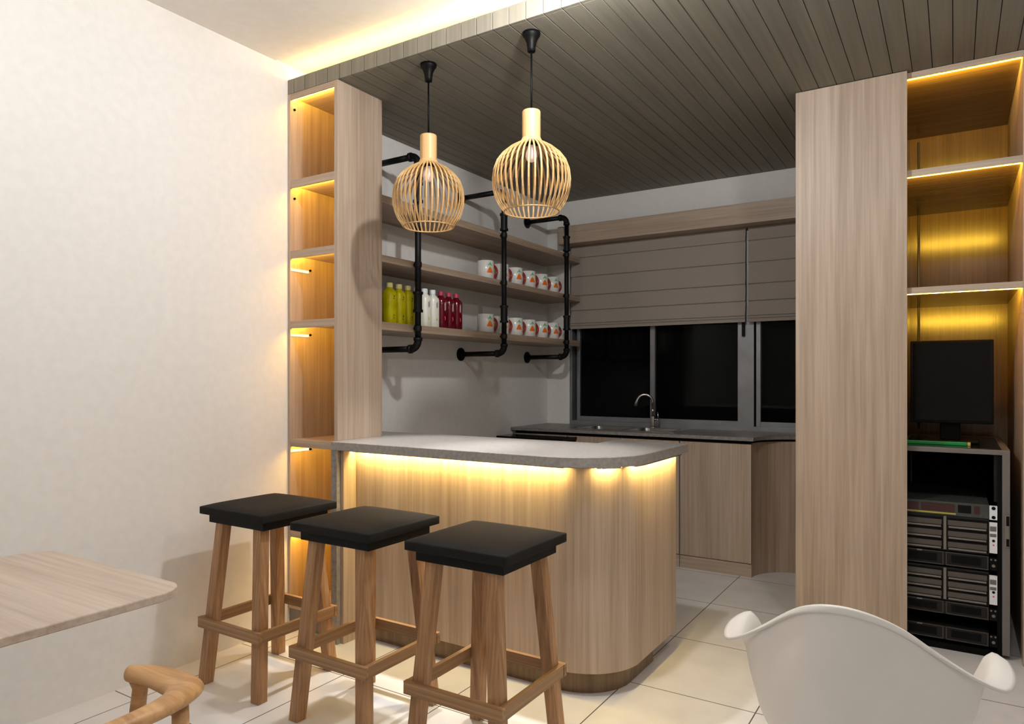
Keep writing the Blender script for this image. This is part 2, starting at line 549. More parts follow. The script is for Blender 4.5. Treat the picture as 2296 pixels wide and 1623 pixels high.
def blind(xa, xb, label):
    t = thing('roman_blind', label, 'blind', (xa, -0.03, 1.70), 'roman blinds')
    zs = [2.386, 2.289, 2.133, 1.977, 1.854]
    prof = []
    for i, (za, zb) in enumerate(zip(zs[:-1], zs[1:])):
        prof += [(-0.030, za), (-0.034, za - 0.05), (-0.041, zb + 0.02), (-0.044, zb + 0.004), (-0.040, zb - 0.001)]
    prof += [(-0.031, 1.853), (-0.040, 1.80), (-0.049, 1.757), (-0.050, 1.748), (-0.041, 1.745), (-0.050, 1.736), (-0.051, 1.729), (-0.043, 1.726), (-0.050, 1.718), (-0.049, 1.712)]
    back = [(y + 0.006, z) for y, z in reversed(prof)]
    MB().prism_axis(prof + back, xa, xb, 'x').build('fabric', 'fabric', t)
    B(xa, xb, -0.05, -0.036, 1.70, 1.713).build('bottom_bar', 'fabric', t, bevel=0.002)


blind(0.246, 1.664, 'wide taupe roman blind beside the black pipe shelves')
blind(1.683, 2.60, 'taupe roman blind half hidden behind the tall oak cabinet')

# ---------------------------------------------------------------- oak column with open cubbies
cu = thing('column_shelf_unit', 'narrow oak shelf column with lit open cubbies at the bar end', 'shelf unit', (0.183, -2.6, 0))
CX0, CX1, CY0, CY1 = 0.002, 0.366, -2.764, -2.446
B(CX0, 0.020, CY0, CY1, 0.10, CEIL - 0.001).build('side_panel', 'oak', cu, bevel=0.001)
B(0.342, CX1, CY0, CY1, 0.0, CEIL - 0.001).build('side_panel', 'oak', cu, bevel=0.001)
B(0.020, 0.342, CY1 - 0.012, CY1, 0.10, CEIL - 0.001).build('back_panel', 'oak', cu)
B(CX0, 0.342, CY0 + 0.012, CY1, 0.0, 0.10).build('plinth', 'plinth', cu)
boards = [(2.284, 2.324), (1.918, 1.958), (1.555, 1.594), (0.940, 0.978), (0.470, 0.508)]
for a, b in boards + [(CEIL - 0.030, CEIL - 0.001)]:
    sh_ = B(0.020, 0.342, CY0 + 0.012, CY1 - 0.012, a + 0.016, b).build('shelf', 'oak_x', cu)
    B(0.020, 0.342, CY0 + 0.001, CY0 + 0.0118, a, b).build('lip', 'oak_x', sh_, bevel=0.001)
    B(0.024, 0.338, CY0 + 0.0125, CY0 + 0.020, a + 0.004, a + 0.0125).build('light_strip', 'led_col', sh_)
    strip_lamp(sh_, 0.024, 0.338, CY0 + 0.0215, a + 0.006, 3.0, (1.0, 0.60, 0.07))
B(0.020, 0.342, CY0 + 0.001, CY1 - 0.012, 0.10, 0.125).build('shelf', 'oak_x', cu, bevel=0.001)
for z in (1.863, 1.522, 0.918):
    B(0.020, 0.026, CY0 + 0.004, -2.645, z - 0.007, z + 0.005).build('glow_bar', 'glow_side', cu)  # bright streaks on the side panel, built as glowing bars
for y, z in ((-2.738, 2.70), (-2.738, 2.235), (-2.632, 1.872), (-2.632, 1.527), (-2.632, 0.915)):
    MB().tube([(0.020, y, z), (0.027, y, z)], 0.006, 12).build('screw_cap', 'black_matt', cu)

# ---------------------------------------------------------------- bar
TOP = 0.987
bt = thing('bar_worktop', 'grey stone bar top with rounded corner and waterfall leg', 'worktop', (1.1, -2.5, 0.94))
front = [(0.368, -2.812)] + [(1.56, -2.812)] + arc(1.56, -2.50, 0.318, 0.312, -90, 0, 14)[1:]
slab = front + [(1.878, -1.977), (1.502, -1.977), (1.502, -2.187), (0.003, -2.187), (0.003, -2.440), (0.368, -2.440)]
MB().prism(slab, TOP - 0.042, TOP).build('slab', 'stone_lit', bt, bevel=0.003)
B(0.368, 0.408, -2.810, -2.44, 0.0, TOP - 0.042).build('waterfall_leg', 'stone', bt, bevel=0.002)
bc = thing('bar_cabinet', 'oak bar front with a rounded corner under the grey stone top', 'bar', (1.1, -2.45, 0))
body = [(0.4085, -2.700), (1.56, -2.700)] + arc(1.56, -2.45, 0.262, 0.25, -90, 0, 14)[1:] + [(1.822, -1.990), (1.515, -1.990), (1.515, -2.200), (0.4085, -2.200)]
MB().prism(body, 0.097, TOP - 0.0425).build('body', 'oak', bc, bevel=0.0015)
toe = [(0.4085, -2.660), (1.54, -2.660)] + arc(1.54, -2.44, 0.235, 0.22, -90, 0, 10)[1:] + [(1.775, -2.165), (1.50, -2.165), (1.50, -2.23), (0.4085, -2.23)]
MB().prism(toe, 0.0, 0.097).build('plinth', 'oak_gloss', bc)
B(0.4085, 0.4285, -2.785, -2.7005, 0.0, TOP - 0.0425).build('side_batten', 'oak', bc, bevel=0.001)
# light strips tucked under the overhang, with added blocks to cut off their light
zt = TOP - 0.0425


def under_strip(pts, n):
    m = MB()
    for (xa, ya), (xb, yb) in zip(pts[:-1], pts[1:]):
        d = Vector((xb - xa, yb - ya)).normalized()
        nr = Vector((d.y, -d.x))
        q = [(xa, ya), (xb, yb), (xb + nr.x * 0.010, yb + nr.y * 0.010), (xa + nr.x * 0.010, ya + nr.y * 0.010)]
        m.prism(q, zt - 0.0036, zt - 0.0008)
    st_ = m.build('light_strip', 'led_bar', bt)
    ch = MB()
    for (xa, ya), (xb, yb) in zip(pts[:-1], pts[1:]):
        d = Vector((xb - xa, yb - ya)).normalized()
        nr = Vector((d.y, -d.x))
        ch.prism([(xa + nr.x * 0.0104, ya + nr.y * 0.0104), (xb + nr.x * 0.0104, yb + nr.y * 0.0104),
                  (xb + nr.x * 0.0125, yb + nr.y * 0.0125), (xa + nr.x * 0.0125, ya + nr.y * 0.0125)], zt - 0.0115, zt - 0.0004)
    ch.build('spill_baffle', 'alu', st_)  # added baffle that keeps the strip's light off floor and stools
    return st_


def light_stop(xa, xb, ya, yb):
    B(xa, xb, ya, yb, zt - 0.0085, zt - 0.0002).build('light_stop', 'oak', bc)


under_strip([(0.435, -2.724), (1.612, -2.724)], 1)
under_strip(arc(1.56, -2.45, 0.281, 0.270, -54, -33, 5), 1)
under_strip(arc(1.56, -2.45, 0.281, 0.270, -18, 0, 4) + [(1.841, -2.00)], 1)
light_stop(1.614, 1.618, -2.752, -2.7075)
for an in (-55.5, -31.5, -19.5):
    c, s_ = math.cos(math.radians(an)), math.sin(math.radians(an))
    p0 = (1.56 + 0.264 * c, -2.45 + 0.252 * s_)
    p1 = (1.56 + 0.300 * c, -2.45 + 0.298 * s_)
    t = Vector((p1[1] - p0[1], -(p1[0] - p0[0]))).normalized() * 0.002
    MB().prism([(p0[0] - t.x, p0[1] - t.y), (p0[0] + t.x, p0[1] + t.y), (p1[0] + t.x, p1[1] + t.y), (p1[0] - t.x, p1[1] - t.y)], zt - 0.0085, zt - 0.0002).build('light_stop', 'oak', bc)

# ---------------------------------------------------------------- back counter under the window
WT = 0.911
kw = thing('sink_worktop', 'dark grey stone worktop with inward curved end under the window', 'worktop', (1.0, -0.3, 0.888))
m = MB().box(0.003, 0.49, -0.592, -0.006, 0.888, WT).box(1.28, 1.85, -0.592, -0.006, 0.888, WT).box(0.49, 1.28, -0.592, -0.49, 0.888, WT).box(0.49, 1.28, -0.075, -0.006, 0.888, WT)
m.prism([(1.85, -0.592)] + arc(2.15, -0.592, 0.30, 0.30, 180, 90, 12)[1:] + [(2.685, -0.292), (2.685, -0.006), (1.85, -0.006)], 0.888, WT)
m.build('slab', 'stone', kw)


def base_cabinet(xa, xb, label, ndoor=1):
    t = thing('base_cabinet', label, 'cabinet', ((xa + xb) / 2, -0.3, 0), 'base cabinets under the window')
    MB().box(xa, xb, -0.535, -0.01, 0.0, 0.74).box(xa, xb, -0.535, -0.515, 0.74, 0.864).box(xa, xb, -0.03, -0.01, 0.74, 0.864) \
        .box(xa, xa + 0.018, -0.515, -0.03, 0.74, 0.864).box(xb - 0.018, xb, -0.515, -0.03, 0.74, 0.864).build('body', 'oak', t)
    B(xa, xb, -0.528, -0.515, 0.864, 0.888).build('grip_channel', 'gap', t)
    B(xa, xb, -0.556, -0.535, 0.0, 0.083).build('plinth', 'oak_x', t, bevel=0.001)
    n = ndoor
    for i in range(n):
        a = xa + (xb - xa) * i / n + 0.002
        b = xa + (xb - xa) * (i + 1) / n - 0.002
        B(a, b, -0.557, -0.535, 0.088, 0.864).build('door', 'oak', t, bevel=0.0015)


base_cabinet(0.01, 0.480, 'oak base cabinet at the wall corner behind the bar')
base_cabinet(0.482, 1.348, 'oak base cabinet below the sink, mostly hidden by the bar', 2)
base_cabinet(1.352, 1.830, 'pale oak base cabinet with one plain door beside the curved cabinet')
cc = thing('curved_cabinet', 'oak cabinet with an inward curved front beside the tall cabinet', 'cabinet', (2.2, -0.2, 0))
cv = [(1.8305, -0.556)] + arc(2.10, -0.556, 0.268, 0.268, 180, 90, 12)[1:] + [(2.685, -0.288), (2.685, -0.01), (1.8305, -0.01)]
MB().prism(cv, 0.0, 0.872).build('body', 'oak', cc, bevel=0.001)
B(1.8305, 2.685, -0.25, -0.02, 0.872, 0.888).build('grip_channel', 'gap', cc)
B(2.107, 2.117, -0.292, -0.2885, 0.0, 0.872).build('door_gap', 'gap', cc)
# black topped appliance next to the corner
ap = thing('kitchen_appliance', 'low appliance with a flat black top just behind the bar', 'appliance', (0.29, -0.70, 0))
B(0.02, 0.56, -0.79, -0.562, 0.02, 0.838).build('body', 'black', ap, bevel=0.003)
B(0.004, 0.568, -0.80, -0.5605, 0.838, 0.858).build('top_plate', 'black_gloss', ap, bevel=0.003)
for xx in (0.06, 0.52):
    MB().lathe([(0.018, 0.0), (0.018, 0.02)], (xx, -0.75, 0), 12).build('foot', 'black', ap)
    MB().lathe([(0.018, 0.0), (0.018, 0.02)], (xx, -0.60, 0), 12).build('foot', 'black', ap)

# sink with two bowls
sk = thing('kitchen_sink', 'stainless double bowl sink let into the worktop under the window', 'sink', (0.885, -0.28, WT))


def bowl_rim():
    m = MB()
    x0, x1, y0, y1 = 0.478, 1.292, -0.50, -0.065
    zt_, zb = WT + 0.005, WT + 0.0004
    cells = [(x0, 0.525), (0.525, 0.86), (0.86, 0.925), (0.925, 1.235), (1.235, x1)]
    for i, (a, b) in enumerate(cells):
        if i in (1, 3):
            m.box(a, b, y0, -0.46, zb, zt_).box(a, b, -0.145, y1, zb, zt_)
        else:
            m.box(a, b, y0, y1, zb, zt_)
    return m


bowl_rim().build('rim', 'chrome', sk)
for a, b in ((0.525, 0.86), (0.925, 1.235)):
    m = MB()
    outer = rrect(a, b, -0.46, -0.145, 0.05, 5)
    inner = rrect(a + 0.02, b - 0.02, -0.44, -0.165, 0.05, 5)
    n = len(outer)
    vs = [(x, y, WT + 0.002) for x, y in outer] + [(x, y, WT - 0.15) for x, y in inner]
    fs = [(i, (i + 1) % n, (i + 1) % n + n, i + n) for i in range(n)] + [tuple(range(n, 2 * n))]
    m.add(vs, fs)
    bo = m.build('bowl', 'steel_dark', sk, smooth=False)
    so = bo.modifiers.new('sheet', 'SOLIDIFY')
    so.thickness = 0.002
    MB().lathe([(0.0, 0.001), (0.03, 0.001), (0.03, 0.004), (0.0, 0.005)], ((a + b) / 2, -0.30, WT - 0.15), 16).build('drain', 'chrome', bo)
fa = thing('faucet', 'chrome gooseneck kitchen tap standing behind the sink', 'faucet', (0.985, -0.10, WT))
MB().lathe([(0.024, 0.0), (0.024, 0.008), (0.018, 0.012), (0.018, 0.085), (0.012, 0.09)], (0.985, -0.10, WT + 0.005), 20).build('body', 'chrome', fa, smooth=False)
path = [(0.985, -0.10, WT + 0.09), (0.985, -0.10, 1.10)]
for i in range(0, 11):
    a = math.radians(180 * i / 10 * 0.92)
    path.append((0.985 - 0.058 * (1 - math.cos(a)), -0.10 - 0.022 * (1 - math.cos(a)), 1.10 + 0.068 * math.sin(a)))
path.append((0.860, -0.147, 1.078))
MB().tube(path, [0.010] * (len(path) - 2) + [0.011, 0.012], 12).build('spout', 'chrome', fa, smooth=True)
MB().tube([(1.003, -0.10, 0.975), (1.032, -0.10, 0.975)], 0.008, 10).tube([(1.026, -0.10, 0.972), (1.026, -0.104, 1.035)], 0.0055, 10).build('handle', 'chrome', fa, smooth=True)

# ---------------------------------------------------------------- wall shelves on black pipe
SX = 0.338
SH = [(2.240, 2.285), (1.922, 1.961), (1.556, 1.600)]
for (a, b), lab in zip(SH, ('empty oak plank wall shelf, the highest of three', 'oak plank wall shelf with only mugs, the middle of three', 'oak plank wall shelf with bottles and mugs, the lowest of three')):
    o = B(0.001, SX, -2.438, -0.058, a, b).build('wall_shelf', 'oak_y', loc=(0.17, -1.3, a), bevel=0.0015)
    tag(o, lab, 'shelf', 'plank shelves on the wall')

PIPE_X = 0.366


def pipe_bracket(y, label):
    t = thing('pipe_bracket', label, 'pipe bracket', (0, y, 1.47), 'black pipe brackets')
    zt2, zb2 = 2.560, 1.462
    r = 0.0175
    el = 0.05
    MB().tube([(PIPE_X, y, zb2 + el), (PIPE_X, y, zt2 - el)], r, 16).build('upright', 'pipe', t, smooth=True)
    for z, sg in ((zt2, -1), (zb2, 1)):
        MB().tube([(0.012, y, z), (PIPE_X - el, y, z)], r, 16).build('arm', 'pipe', t, smooth=True)
        MB().tube([(0.0, y, z), (0.008, y, z)], 0.046, 24).tube([(0.008, y, z), (0.03, y, z)], 0.024, 16).build('flange', 'pipe', t)
        pts = [(PIPE_X - el - 0.006, y, z)]
        for i in range(9):
            a = math.radians(90 * i / 8)
            pts.append((PIPE_X - el + el * math.sin(a), y, z + sg * el * (1 - math.cos(a))))
        pts.append((PIPE_X, y, z + sg * (el + 0.006)))
        e = MB().tube(pts, 0.0215, 16)
        e.tube([(PIPE_X - el - 0.014, y, z), (PIPE_X - el + 0.004, y, z)], 0.0255, 16)
        e.tube([(PIPE_X, y, z + sg * (el - 0.004)), (PIPE_X, y, z + sg * (el + 0.014))], 0.0255, 16)
        e.build('elbow', 'pipe', t, smooth=True)
    for zc in (2.350, 1.728):
        cm = MB().tube([(PIPE_X, y, zc - 0.055), (PIPE_X, y, zc + 0.055)], 0.0235, 16)
        for zz in (zc - 0.058, zc + 0.044):
            cm.tube([(PIPE_X, y, zz), (PIPE_X, y, zz + 0.014)], 0.0290, 16)
        cm.build('coupling', 'pipe', t)
    for a, b in SH:
        MB().tube([(PIPE_X, y, (a + b) / 2 - 0.014), (PIPE_X, y, (a + b) / 2 + 0.014)], 0.0215, 16).tube([(SX - 0.004, y, (a + b) / 2), (PIPE_X, y, (a + b) / 2)], 0.009, 10).build('tee', 'pipe', t)


pipe_bracket(-2.150, 'black iron pipe bracket holding the shelves beside the oak column')
pipe_bracket(-1.250, 'black iron pipe bracket holding the shelves behind the second pendant lamp')
pipe_bracket(-0.345, 'black iron pipe bracket holding the shelves next to the window')


# ---------------------------------------------------------------- bottles
def decal(prof_r, cx, cy, z0, a0, shapes, off=0.0009):
    """flat outlines (du, dz) wrapped on a round wall of radius prof_r facing angle a0."""
    m = MB()
    for sh in shapes:
        n = len(sh)
        vs = []
        for d in (0.0, off):
            for du, dz in sh:
                a = a0 + du / prof_r
                vs.append((cx + (prof_r + d) * math.cos(a), cy + (prof_r + d) * math.sin(a), z0 + dz))
        m.add(vs, [tuple(range(n, 2 * n))] + [(i, (i + 1) % n, (i + 1) % n + n, i + n) for i in range(n)])
    return m


def rect(u0, u1, z0, z1):
    return [(u0, z0), ((u0 + u1) / 2, z0), (u1, z0), (u1, z1), ((u0 + u1) / 2, z1), (u0, z1)]


def disc(u, z, r, rz=None, n=12):
    rz = rz or r
    return [(u + r * math.cos(2 * math.pi * i / n), z + rz * math.sin(2 * math.pi * i / n)) for i in range(n)]


BX, BZ = 0.268, 1.6002
FACE = math.atan2(-0.30, 0.95)


def bottle(y, kind, label):
    t = thing('juice_bottle', label, 'bottle', (BX, y, BZ), 'juice bottles on the lowest shelf')
    mat, cap = {'y': ('yellow', 'yellow_cap'), 'w': ('milk', 'white_cap'), 'r': ('berry', 'berry_cap')}[kind]
    r = 0.0355
    MB().lathe([(r - 0.004, 0.0), (r, 0.004), (r, 0.168), (r - 0.003, 0.178), (r - 0.010, 0.187), (0.019, 0.194), (0.0155, 0.198), (0.0155, 0.202)], (BX, y, BZ), 28, sq=3.2).build('body', mat, t, smooth=True)
    MB().lathe([(0.0185, 0.2025), (0.0185, 0.226), (0.0165, 0.229), (0.0, 0.229)], (BX, y, BZ), 20).build('cap', cap, t)
    if kind == 'y':
        decal(r, BX, y, BZ, FACE, [disc(0.004, 0.152, 0.012, 0.006), rect(-0.004, 0.012, 0.138, 0.143), disc(0.002, 0.045, 0.010, 0.007), rect(-0.006, 0.010, 0.028, 0.033)]).build('label_print', 'print_dark', t)
    elif kind == 'w':
        b = decal(r, BX, y, BZ, FACE, [rect(-0.006 + k * 0.006, -0.0025 + k * 0.006, 0.115 + (k % 2) * 0.006, 0.156 - (k % 3) * 0.004) for k in range(4)]).build('label_print', 'print_grey', t)
        decal(r, BX, y, BZ, FACE, [disc(0.0, 0.055, 0.008), disc(0.006, 0.047, 0.006)]).build('fruit_print', 'print_lime', t)
    else:
        decal(r, BX, y, BZ, FACE, [rect(-0.006 + k * 0.006, -0.003 + k * 0.006, 0.108 + (k % 2) * 0.005, 0.162 - (k % 3) * 0.004) for k in range(4)]).build('label_print', 'print_white', t)
        decal(r, BX, y, BZ, FACE, [disc(0.002, 0.062, 0.011, 0.014)]).build('fruit_print', 'print_red', t)


bottle(-2.279, 'y', 'yellow juice bottle touching the oak column')
bottle(-2.201, 'y', 'yellow juice bottle in the middle of three yellow ones')
bottle(-2.124, 'y', 'yellow juice bottle next to the black pipe')
bottle(-2.047, 'w', 'white bottle partly behind the black pipe')
bottle(-1.972, 'w', 'white bottle in the middle of the three white ones')
bottle(-1.896, 'w', 'white bottle next to the red bottles')
bottle(-1.816, 'r', 'dark red juice bottle next to the white bottles')
bottle(-1.738, 'r', 'dark red juice bottle in the middle of three red ones')
bottle(-1.660, 'r', 'dark red juice bottle at the empty end of the bottle row')


# ---------------------------------------------------------------- mugs
MX, MR, MH = 0.252, 0.057, 0.128


def make_mug(y, z, label):
    t = thing('coffee_mug', label, 'mug', (MX, y, z), 'carrot print mugs on the shelves')
    MB().lathe([(MR - 0.006, 0.0), (MR, 0.005), (MR, MH - 0.002), (MR - 0.002, MH), (MR - 0.004, MH - 0.002), (MR - 0.005, 0.010), (0.0, 0.008)], (MX, y, z), 32).build('cup', 'mug', t, smooth=False)
    for f in t.children[0].data.polygons:
        f.use_smooth = True
    d = Vector((0.30, 0.954, 0))
    pts = []
    for i in range(11):
        a = math.radians(-90 + 180 * i / 10)
        pts.append((MX + d.x * (MR - 0.003 + 0.044 * math.cos(a)), y + d.y * (MR - 0.003 + 0.044 * math.cos(a)), z + 0.064 + 0.042 * math.sin(a)))
    MB().tube(pts, 0.0095, 10).build('handle', 'mug_red', t, smooth=True)
    a0 = math.atan2(-0.40, 0.916)
    car = []
    for u in (-0.011, 0.0, 0.011):
        car.append([(u - 0.0075, 0.030), (u, 0.026), (u + 0.0075, 0.030), (u * 0.6 + 0.0055, 0.046), (u * 0.3 + 0.003, 0.060), (u * 0.3 - 0.003, 0.060), (u * 0.6 - 0.0055, 0.046)])
    K = 1.28
    car = [[(u * K, 0.012 + v * K * 0.86) for u, v in q] for q in car]
    decal(MR, MX, y, z, a0, car).build('carrot_print', 'orange', t)
    lv = []
    lv.append([(-0.0011, 0.060), (0.0011, 0.060), (0.0013, 0.080), (-0.0013, 0.080)])
    for sg in (-1, 1):
        leaf = [(0.0, 0.078), (0.004, 0.0775), (0.009, 0.074), (0.0135, 0.068), (0.0125, 0.0755), (0.009, 0.081), (0.004, 0.084), (0.0, 0.083)]
        lv.append([(sg * u, v) for u, v in (leaf if sg > 0 else leaf[::-1])])
    lv.append([(-0.0025, 0.083), (0.0025, 0.083), (0.0035, 0.089), (0.0, 0.094), (-0.0035, 0.089)])
    lv = [[(u * K, 0.012 + v * K * 0.86) for u, v in q] for q in lv]
    decal(MR, MX, y, z, a0, lv).build('leaf_print', 'green', t)
    return t


ys = [-1.305, -1.118, -0.931, -0.745, -0.558, -0.380]
order = ['first from the bottles', 'second from the bottles, by the black pipe', 'third from the bottles', 'fourth from the bottles', 'fifth from the bottles', 'last before the window']
proto = None
for z, sh in ((1.9612, 'middle'), (1.6002, 'lowest')):
    for y, o_ in zip(ys, order):
        lab = 'white carrot print mug on the %s shelf, %s' % (sh, o_)
        if proto is None:
            proto = make_mug(y, z, lab)
        else:
            c = copy_tree(proto)
            c.location = (MX, y, z)
            c['label'] = lab


# ---------------------------------------------------------------- pendant lamps
def pendant(x, y, label):
    t = thing('pendant_lamp', label, 'pendant lamp', (x, y, 2.005), 'slatted globe pendants')
    MB().lathe([(0.009, 2.692), (0.017, 2.694), (0.018, 2.712), (0.021, 2.732), (0.029, 2.752), (0.037, 2.762), (0.039, 2.7745)], (x, y, 0), 28).build('ceiling_rose', 'black', t, smooth=True)
    MB().tube([(x, y, 2.43), (x, y, 2.70)], 0.0042, 10).build('cord', 'black', t, smooth=True)
    MB().lathe([(0.041, 2.300), (0.0395, 2.312), (0.0395, 2.436), (0.037, 2.440), (0.006, 2.440), (0.006, 2.432), (0.034, 2.430), (0.0345, 2.318), (0.036, 2.300)], (x, y, 0), 32).build('neck', 'lamp_wood', t, smooth=False)
    prof = [(0.0385, 2.322), (0.046, 2.307), (0.068, 2.295), (0.094, 2.280), (0.127, 2.253), (0.149, 2.224), (0.162, 2.190), (0.167, 2.150), (0.1655, 2.112), (0.157, 2.078), (0.144, 2.047), (0.119, 2.012)]
    NR = 40
    hw, ht = 0.0036, 0.0022
    rib0 = None
    for k in range(NR):
        if rib0 is None:
            m = MB()
            vs = []
            for i, (r, z) in enumerate(prof):
                a, b = prof[max(i - 1, 0)], prof[min(i + 1, len(prof) - 1)]
                tr, tz = b[0] - a[0], b[1] - a[1]
                L = math.hypot(tr, tz)
                nr, nz = -tz / L, tr / L
                for du, dn in ((-hw, -ht), (hw, -ht), (hw, ht), (-hw, ht)):
                    vs.append((x + r + nr * dn, y + du, z + nz * dn))
            fs = []
            for i in range(len(prof) - 1):
                for q in range(4):
                    fs.append((i * 4 + q, i * 4 + (q + 1) % 4, (i + 1) * 4 + (q + 1) % 4, (i + 1) * 4 + q))
            fs += [(3, 2, 1, 0), tuple(range(len(vs) - 4, len(vs)))]
            rib0 = m.add(vs, fs).build('rib', 'lamp_wood', t)
        else:
            c = rib0.copy()
            COL.objects.link(c)
            c.parent = t
            c.rotation_euler = (0, 0, 2 * math.pi * k / NR)
    pts = [(x + 0.118 * math.cos(2 * math.pi * i / 48), y + 0.118 * math.sin(2 * math.pi * i / 48), 2.009) for i in range(49)]
    MB().tube(pts, 0.0034, 8).build('bottom_ring', 'lamp_wood', t, smooth=True)
    MB().lathe([(0.017, 2.292), (0.02, 2.302), (0.02, 2.42), (0.006, 2.431)], (x, y, 0), 16).build('socket', 'black', t)
    MB().lathe([(0.0, 2.222), (0.012, 2.224), (0.021, 2.231), (0.0255, 2.246), (0.024, 2.263), (0.017, 2.280), (0.0135, 2.294)], (x, y, 0), 20).build('bulb', 'bulb', t, smooth=True)
    ld = bpy.data.lights.new('bulb_lamp', 'SPOT')
    ld.energy = 95
    ld.color = (1.0, 0.97, 0.94)
    ld.spot_size = math.radians(54)
    ld.spot_blend = 0.7
    ld.shadow_soft_size = 0.025
    lo = bpy.data.objects.new('bulb_lamp', ld)
    lo.location = (0, 0, 2.215 - 2.005)
    lo.parent = t
    COL.objects.link(lo)


pendant(0.848, -2.650, 'globe pendant lamp of thin wooden ribs beside the oak column')
pendant(1.412, -2.650, 'globe pendant lamp of thin wooden ribs over the middle of the bar')


# ---------------------------------------------------------------- bar stools
def make_stool(cx, cy, label):
    t = thing('bar_stool', label, 'stool', (cx, cy, 0), 'wooden bar stools at the counter')
    hx, hy = 0.205, 0.200
    # cushion with a soft domed top
    cm = MB()
    N = 14
    vs, fs = [], []
    for j in range(N + 1):
        for i in range(N + 1):
            u, v = -1 + 2 * i / N, -1 + 2 * j / N
            fall = (1 - abs(u) ** 5) * (1 - abs(v) ** 5)
            vs.append((cx + u * hx, cy + v * hy, 0.749 + 0.012 * fall ** 0.45))
    for j in range(N):
        for i in range(N):
            q = j * (N + 1) + i
            fs.append((q, q + 1, q + N + 2, q + N + 1))
    ring = [i for i in range(N + 1)] + [j * (N + 1) + N for j in range(1, N + 1)] + [N * (N + 1) + i for i in range(N - 1, -1, -1)] + [j * (N + 1) for j in range(N - 1, 0, -1)]
    base = len(vs)
    for q in ring:
        vs.append((vs[q][0], vs[q][1], 0.717))
    n = len(ring)
    for i in range(n):
        fs.append((ring[i], ring[(i + 1) % n], base + (i + 1) % n, base + i))
    fs.append(tuple(base + i for i in range(n)))
    cm.add(vs, fs).build('cushion', 'cushion', t, bevel=0.004, smooth=True)
    B(cx - hx + 0.028, cx + hx - 0.028, cy - hy + 0.028, cy + hy - 0.028, 0.680, 0.7172).build('seat_board', 'seat_board', t, bevel=0.002)
    tx, ty, bx, by = 0.122, 0.138, 0.174, 0.190
    for sx in (-1, 1):
        for sy in (-1, 1):
            MB().beam((cx + sx * bx, cy + sy * by, 0.0), (cx + sx * tx, cy + sy * ty, 0.6805), 0.046, 0.046).build('leg', 'stool_wood', t, bevel=0.002)
    z0, z1 = 0.238, 0.282
    ox = bx + (tx - bx) * (0.26 / 0.68) + 0.022
    oy = by + (ty - by) * (0.26 / 0.68) + 0.022
    for sy in (-1, 1):
        B(cx - ox - 0.022, cx + ox + 0.022, cy + sy * (oy + 0.010) - 0.0095, cy + sy * (oy + 0.010) + 0.0095, z0, z1).build('stretcher', 'stool_wood_x', t, bevel=0.0015)
    for sx in (-1, 1):
        B(cx + sx * (ox + 0.010) - 0.0095, cx + sx * (ox + 0.010) + 0.0095, cy - oy, cy + oy, z0, z1).build('stretcher', 'stool_wood_y', t, bevel=0.0015)
    return t


st = make_stool(0.417, -3.212, 'black cushioned wooden bar stool standing beside the white wall')
for cx, lab in ((1.006, 'black cushioned wooden bar stool in the middle of the row of three'), (1.577, 'black cushioned wooden bar stool farthest from the white wall')):
    c = copy_tree(st)
    c.location = (cx, -3.226, 0)
    c['label'] = lab

# ---------------------------------------------------------------- tall cabinet and lit niche
tc_ = thing('tall_cabinet', 'tall plain oak cabinet reaching up to the plank ceiling', 'cabinet', (2.47, -0.9, 0))
B(2.250, 2.695, -1.356, -0.31, 0.0, CEIL - 0.002).build('body', 'oak', tc_, bevel=0.001)
B(2.248, 2.752, -1.377, -1.357, 0.002, CEIL - 0.003).build('door', 'oak', tc_, bevel=0.0012)
ni = thing('lit_shelving', 'deep open oak shelving with warm light strips above the server rack', 'shelving', (2.95, -0.8, 0))
NX0, NX1, NY0, NY1 = 2.698, 3.205, -1.341, -0.262
B(NX0, NX0 + 0.014, NY0 + 0.002, NY1, 0.0, CEIL - 0.003).build('side_panel', 'oak_gloss', ni)
B(NX1, NX1 + 0.036, NY0, NY1, 0.0, CEIL - 0.003).build('side_panel', 'oak', ni, bevel=0.001)
B(NX0, NX1 + 0.036, NY1, NY1 + 0.018, 0.0, CEIL - 0.003).build('back_panel', 'oak_gloss', ni)
XA = NX0 + 0.014
for za, zb in ((2.745, CEIL - 0.003), (2.269, 2.300), (1.703, 1.733)):
    s = B(XA, NX1, NY0 + 0.0125, NY1, zb - 0.007, zb).build('shelf', 'oak_gloss_x_dimmed', ni)
    B(XA, NX1, NY0 - 0.0004, NY0 + 0.012, za, zb + 0.0004).build('lip', 'oak_x', s)
    B(XA + 0.005, NX1 - 0.005, NY0 + 0.0125, NY0 + 0.019, za - 0.002, za + 0.004).build('light_strip', 'led_niche', s)
    strip_lamp(s, XA + 0.005, NX1 - 0.005, NY0 + 0.022, za + 0.003, 13, (1.0, 0.60, 0.05))
MB().tube([(2.759, NY1 - 0.008, 0.99), (2.759, NY1 - 0.008, 2.74)], 0.007, 12).build('cable_tube', 'rack_grey', ni, smooth=True)

